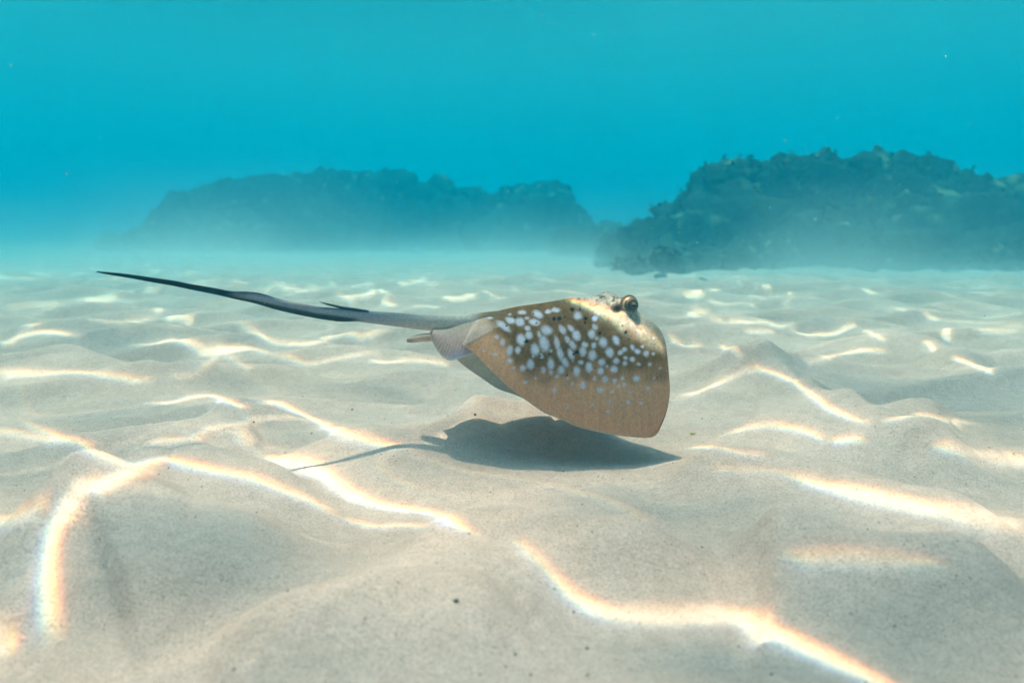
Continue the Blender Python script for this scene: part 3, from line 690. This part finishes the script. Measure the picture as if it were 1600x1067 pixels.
# every face outward
bm = bmesh.new(); bm.from_mesh(ob.data); bmesh.ops.recalc_face_normals(bm, faces=bm.faces); bm.to_mesh(ob.data); bm.free()

def sheet(name, rows, thick, colf, parent=root):
    """thin fin from a grid of world points"""
    G = np.array(rows); n, m = G.shape[:2]
    nn = np.cross(np.gradient(G, axis=1), np.gradient(G, axis=0)); nn /= np.maximum(np.linalg.norm(nn, axis=-1, keepdims=True), 1e-9)
    th = (thick if np.ndim(thick) else np.full((n, m), thick))[..., None]
    a, b = G + nn * th / 2, G - nn * th / 2
    k = n * m; ii = np.arange(k).reshape(n, m)
    q = np.vstack([grid_quads(n, m), grid_quads(n, m, k, True), strip(ii[:, 0], ii[:, 0] + k), strip(ii[:, -1], ii[:, -1] + k, True), strip(ii[-1], ii[-1] + k), strip(ii[0], ii[0] + k, True)])
    c = colf(n, m)
    o = obj(name, mesh(name, np.vstack([a.reshape(-1, 3), b.reshape(-1, 3)]) - ROOT, q, col=np.vstack([c.reshape(-1, 3)] * 2)), M_skin, parent)
    bm = bmesh.new(); bm.from_mesh(o.data); bmesh.ops.recalc_face_normals(bm, faces=bm.faces); bm.to_mesh(o.data); bm.free()
    return o

def pelvic(sign):
    qs = np.array((1, 1, .72))
    inner = smooth_line([(676, 520, .010), (700, 518, .012), (722, 510, .012), (752, 502, .013), (778, 514, .026)], 8)
    outer = smooth_line([(673, 524, .018), (676, 535, .026), (684, 549, .036), (695, 560, .044), (706, 563, .050), (724, 558, .052), (738, 553, .050), (756, 550, .050)], 8)
    def rs(p, n):
        p = p * qs; b = body(p[:, 0], p[:, 1], p[:, 2]); s = np.linspace(0, 1, len(b)); u = np.linspace(0, 1, n)
        return np.stack([np.interp(u, s, b[:, k]) for k in range(3)], -1)
    n = 60; A, C = rs(inner, n), rs(outer, n); v = np.linspace(0, 1, 26)[None, :, None]
    B = (A + C) / 2; B[:, 1] += .010; B[:, 2] += .003
    G = (1 - v)**2 * A[:, None] + 2 * v * (1 - v) * B[:, None] + v**2 * C[:, None]
    G[..., 1] *= sign
    def col(n, m):
        u = np.linspace(0, 1, n)[:, None] * np.ones((1, m)); vv = np.linspace(0, 1, m)[None] * np.ones((n, 1))
        c = np.array((.80, .46, .38)) * np.ones((n, m, 1))
        c = c + (np.array((.62, .44, .34)) - c) * sst(.45, 0, vv)[..., None]
        c = c * (1 - .34 * sst(.15, .8, vv) * (.5 + .5 * np.sin(u * 120 + 2 * noise2(u * 20, vv * 3, 95))))[..., None]
        lilac = sst(.65, .9, vv) * sst(.35, .6, u) * sst(1, .8, u); c = c + (np.array((.52, .38, .48)) - c) * lilac[..., None] * .8
        return c + (np.array((.85, .75, .68)) - c) * sst(.94, .985, vv)[..., None]
    th = .0016 + .010 * (1 - np.linspace(0, 1, 26))[None, :]**2 * np.ones((n, 1))
    return sheet('pelvic_fin', world(G), th, col)
pelvic(1); pelvic(-1)

def clasper():
    """slender rounded lobe trailing behind the far pelvic fin"""
    c = np.array([(712, 522, 1.075, 5), (690, 525, 1.078, 6.5), (672, 527, 1.08, 6.5), (658, 528, 1.082, 6.2), (646, 530, 1.084, 5.2), (638, 531.5, 1.086, 3.6), (635, 532, 1.087, 1.0)])
    p = smooth_line(c, 6); C = world(body(p[:, 0], p[:, 1], -.012 + 0 * p[:, 0])); n = 18; a = np.linspace(0, 2 * np.pi, n, endpoint=False)
    P = C[:, None] + EZ * np.sin(a)[None, :, None] * (p[:, 3] * .001)[:, None, None] - EQ * np.cos(a)[None, :, None] * (p[:, 3] * .0013)[:, None, None]
    t = np.clip((712 - p[:, 0]) / 76, 0, 1)[:, None] * np.ones((1, n)); s = np.sin(a)[None] * np.ones((len(p), 1))
    col = np.array((.72, .50, .40)) * np.ones(t.shape + (1,)); col = col + (np.array((.26, .19, .14)) - col) * (sst(.75, 1, t) * .8)[..., None]
    slit = sst(.75, .95, s) * sst(.35, .5, t) * sst(.95, .8, t); col = col + (np.array((.03, .025, .02)) - col) * slit[..., None]
    q = [np.stack([np.arange(len(p) - 1) * n + j, np.arange(len(p) - 1) * n + (j + 1) % n, np.arange(1, len(p)) * n + (j + 1) % n, np.arange(1, len(p)) * n + j], -1) for j in range(n)]
    obj('clasper', mesh('clasper', P.reshape(-1, 3) - ROOT, np.vstack(q), col=col.reshape(-1, 3)), M_skin, root, label='slender rounded lobe trailing below the tail base')
clasper()

def spine(pts, label):
    p = smooth_line(pts, 8); C = world(body(p[:, 0], p[:, 1], 0 * p[:, 0])); n = 10; a = np.linspace(0, 2 * np.pi, n, endpoint=False)
    P = C[:, None] + EZ * np.sin(a)[None, :, None] * (p[:, 3] * .001)[:, None, None] + EQ * np.cos(a)[None, :, None] * (p[:, 3] * .0016)[:, None, None]
    q = [np.stack([np.arange(len(p) - 1) * n + j, np.arange(len(p) - 1) * n + (j + 1) % n, np.arange(1, len(p)) * n + (j + 1) % n, np.arange(1, len(p)) * n + j], -1) for j in range(n)]
    col = np.array((.035, .045, .055)) * np.ones((len(P.reshape(-1, 3)), 1))
    obj('tail_spine', mesh('tail_spine', P.reshape(-1, 3) - ROOT, np.vstack(q), col=col), M_skin, root, label=label)
spine([(576, 486.5, 0, 1.8), (556, 484, 0, 2.4), (532, 480.2, 0, 2.0), (514, 475.8, 0, 1.4), (499, 471.8, 0, .4)], 'dark barbed spine lifting off the tail')

def eye(e, sign):
    c = world(e[None])[0] + EZ * (.0022 if sign > 0 else -.0045) - ROOT
    out = EQ * sign * .92 + EF * .26 + EZ * .10; out /= np.linalg.norm(out)
    t1 = np.cross(out, EZ); t1 /= np.linalg.norm(t1); t2 = np.cross(t1, out)
    m, n = 40, 48; th = np.linspace(.001, np.pi, m)[:, None]; ph = np.linspace(0, 2 * np.pi, n, endpoint=False)[None]
    r = .0140
    loc = np.stack([np.sin(th) * np.cos(ph), np.sin(th) * np.sin(ph), np.cos(th) * np.ones_like(ph)], -1)
    P = (loc[..., :1] * t1 * r * 1.04 + loc[..., 1:2] * t2 * r * .96 + loc[..., 2:] * out * r * .9)
    ang = th * np.ones_like(ph)
    col = np.array((.13, .125, .085)) * (1 + .6 * noise2(ph * 3 + 0 * th, th * 6 + 0 * ph, 96))[..., None]
    col = col + (np.array((.40, .34, .24)) - col) * (sst(.95, 1.1, ang))[..., None]
    col = col + (np.array((.035, .035, .025)) - col) * (sst(.34, .42, ang) * sst(.75, .6, ang))[..., None]
    col = col * (1 - .75 * (sst(.85, .95, ang) * sst(1.1, 1.0, ang)))[..., None]
    q = [np.stack([np.arange(m - 1) * n + j, np.arange(m - 1) * n + (j + 1) % n, np.arange(1, m) * n + (j + 1) % n, np.arange(1, m) * n + j], -1) for j in range(n)]
    o = obj('eye', mesh('eye', P.reshape(-1, 3), np.vstack(q), col=np.clip(col.reshape(-1, 3), .01, 1)), M_eye, root); o.location = c
    # pupil with its pale flap
    k = 20; rr = np.linspace(0, 1, 6)[:, None]; a = np.linspace(0, 2 * np.pi, k, endpoint=False)[None]
    d = np.stack([rr * np.cos(a) * .0042, rr * np.sin(a) * .0040], -1)
    Pp = d[..., :1] * t1 + d[..., 1:] * t2 + out * (r * .9 * np.sqrt(np.clip(1 - (rr * .36)**2, 0, 1)) + .0006)[..., None] * np.ones((1, k, 1))
    pc = np.array((.02, .02, .018)) * np.ones((6, k, 1)); flap = sst(-.1, .3, rr * np.sin(a) + .0 * rr) ; pc = pc + (np.array((.34, .26, .15)) - pc) * flap[..., None]
    qq = [np.stack([np.arange(5) * k + j, np.arange(5) * k + (j + 1) % k, np.arange(1, 6) * k + (j + 1) % k, np.arange(1, 6) * k + j], -1) for j in range(k)]
    obj('pupil', mesh('pupil', Pp.reshape(-1, 3), np.vstack(qq), col=pc.reshape(-1, 3)), M_eye, o)
    if sign < 0: return                                                   # the far eye's lid is hidden behind its brow
    # upper lid: a fold of skin over the back of the eyeball
    k = 34; a = np.linspace(-.2, np.pi + .2, k)[:, None]; b = np.linspace(0, 2 * np.pi, 12, endpoint=False)[None]
    ring = (np.cos(a) * 1.0)[..., None] * t1 + (np.sin(a))[..., None] * t2
    Lp = ring * (r * .95 + .0026 * np.cos(b))[..., None] + out * (-.0004 + .0036 * np.sin(b))[..., None]
    lc = np.array((.17, .14, .09)) * (1 + .4 * noise2(a * 4 + 0 * b, b + 0 * a, 97))[..., None]
    lq = [np.stack([np.arange(k - 1) * 12 + j, np.arange(k - 1) * 12 + (j + 1) % 12, np.arange(1, k) * 12 + (j + 1) % 12, np.arange(1, k) * 12 + j], -1) for j in range(12)]
    obj('eyelid', mesh('eyelid', Lp.reshape(-1, 3), np.vstack(lq), col=lc.reshape(-1, 3)), M_skin, o)
eye(EYE[0], 1); eye(EYE[1], -1)

# ------------------------------------------------------------------ small things
def chips(name, P, sizes, cols, parent=None, **kw):
    n = len(P); k = len(ICO1)
    rot = rng.normal(size=(n, 3, 3)); rot, _ = np.linalg.qr(rot)
    sc = sizes[:, None] * rng.uniform(.5, 1.3, (n, 3))
    v = np.einsum('nij,nkj->nki', rot, ICO1[None] * sc[:, None, :]) + P[:, None]
    f = (ICO1F[None] + (np.arange(n) * k)[:, None, None]).reshape(-1, 3)
    c = np.repeat(cols, k, 0)
    return obj(name, mesh(name, v.reshape(-1, 3), tris=f, smooth=False, col=c), M_grit, parent, **kw)
n = 2600
gx = rng.uniform(-1.4, 1.5, n); gy = .42 + 2.6 * rng.random(n)**1.6
pal = np.array([(.05, .045, .04), (.10, .08, .06), (.20, .15, .10), (.75, .70, .62), (.035, .035, .04)])
chips('shell_grit', np.stack([gx, gy, sand_z(gx, gy) + .0002], -1), rng.uniform(.0004, .0011, n) * (1 + .8 * (rng.random(n) > .96)), pal[rng.integers(0, 5, n)], kind='stuff', label='dark grains and shell crumbs scattered over the sand')
n = 900
d = rng.uniform(.6, 4.5, n); pp = CAM + ray(rng.uniform(-100, 1700, n), rng.uniform(-60, 640, n)) * d[:, None]
pp = pp[(pp[:, 2] > .08) & (pp[:, 2] < WATER_Z - .1)]
chips('drifting_particles', pp, rng.uniform(.0003, .0010, len(pp)), np.full((len(pp), 3), .75), kind='stuff', label='pale specks drifting in the water')

def pebble(px, py, r, col, label, cat):
    p = on_sand(np.array([float(px)]), np.array([float(py)]))[0]
    P, c = rock_arrays((r * 1.3, r, r * .7), int(px), .7, base=ICO3)
    o = obj(cat.split()[0], mesh(cat, P, tris=ICO3F, col=np.array(col) * np.ones((len(P), 1))), M_grit, label=label, category=cat); o.location = p + np.array((0, 0, r * .25))
pebble(713, 939, .0018, (.10, .085, .08), 'small dark pebble lying on the sand in the bottom centre foreground', 'pebble')
pebble(1082, 678, .0036, (.62, .50, .16), 'tiny yellow shell chip on the sand right of the wing tip', 'shell')
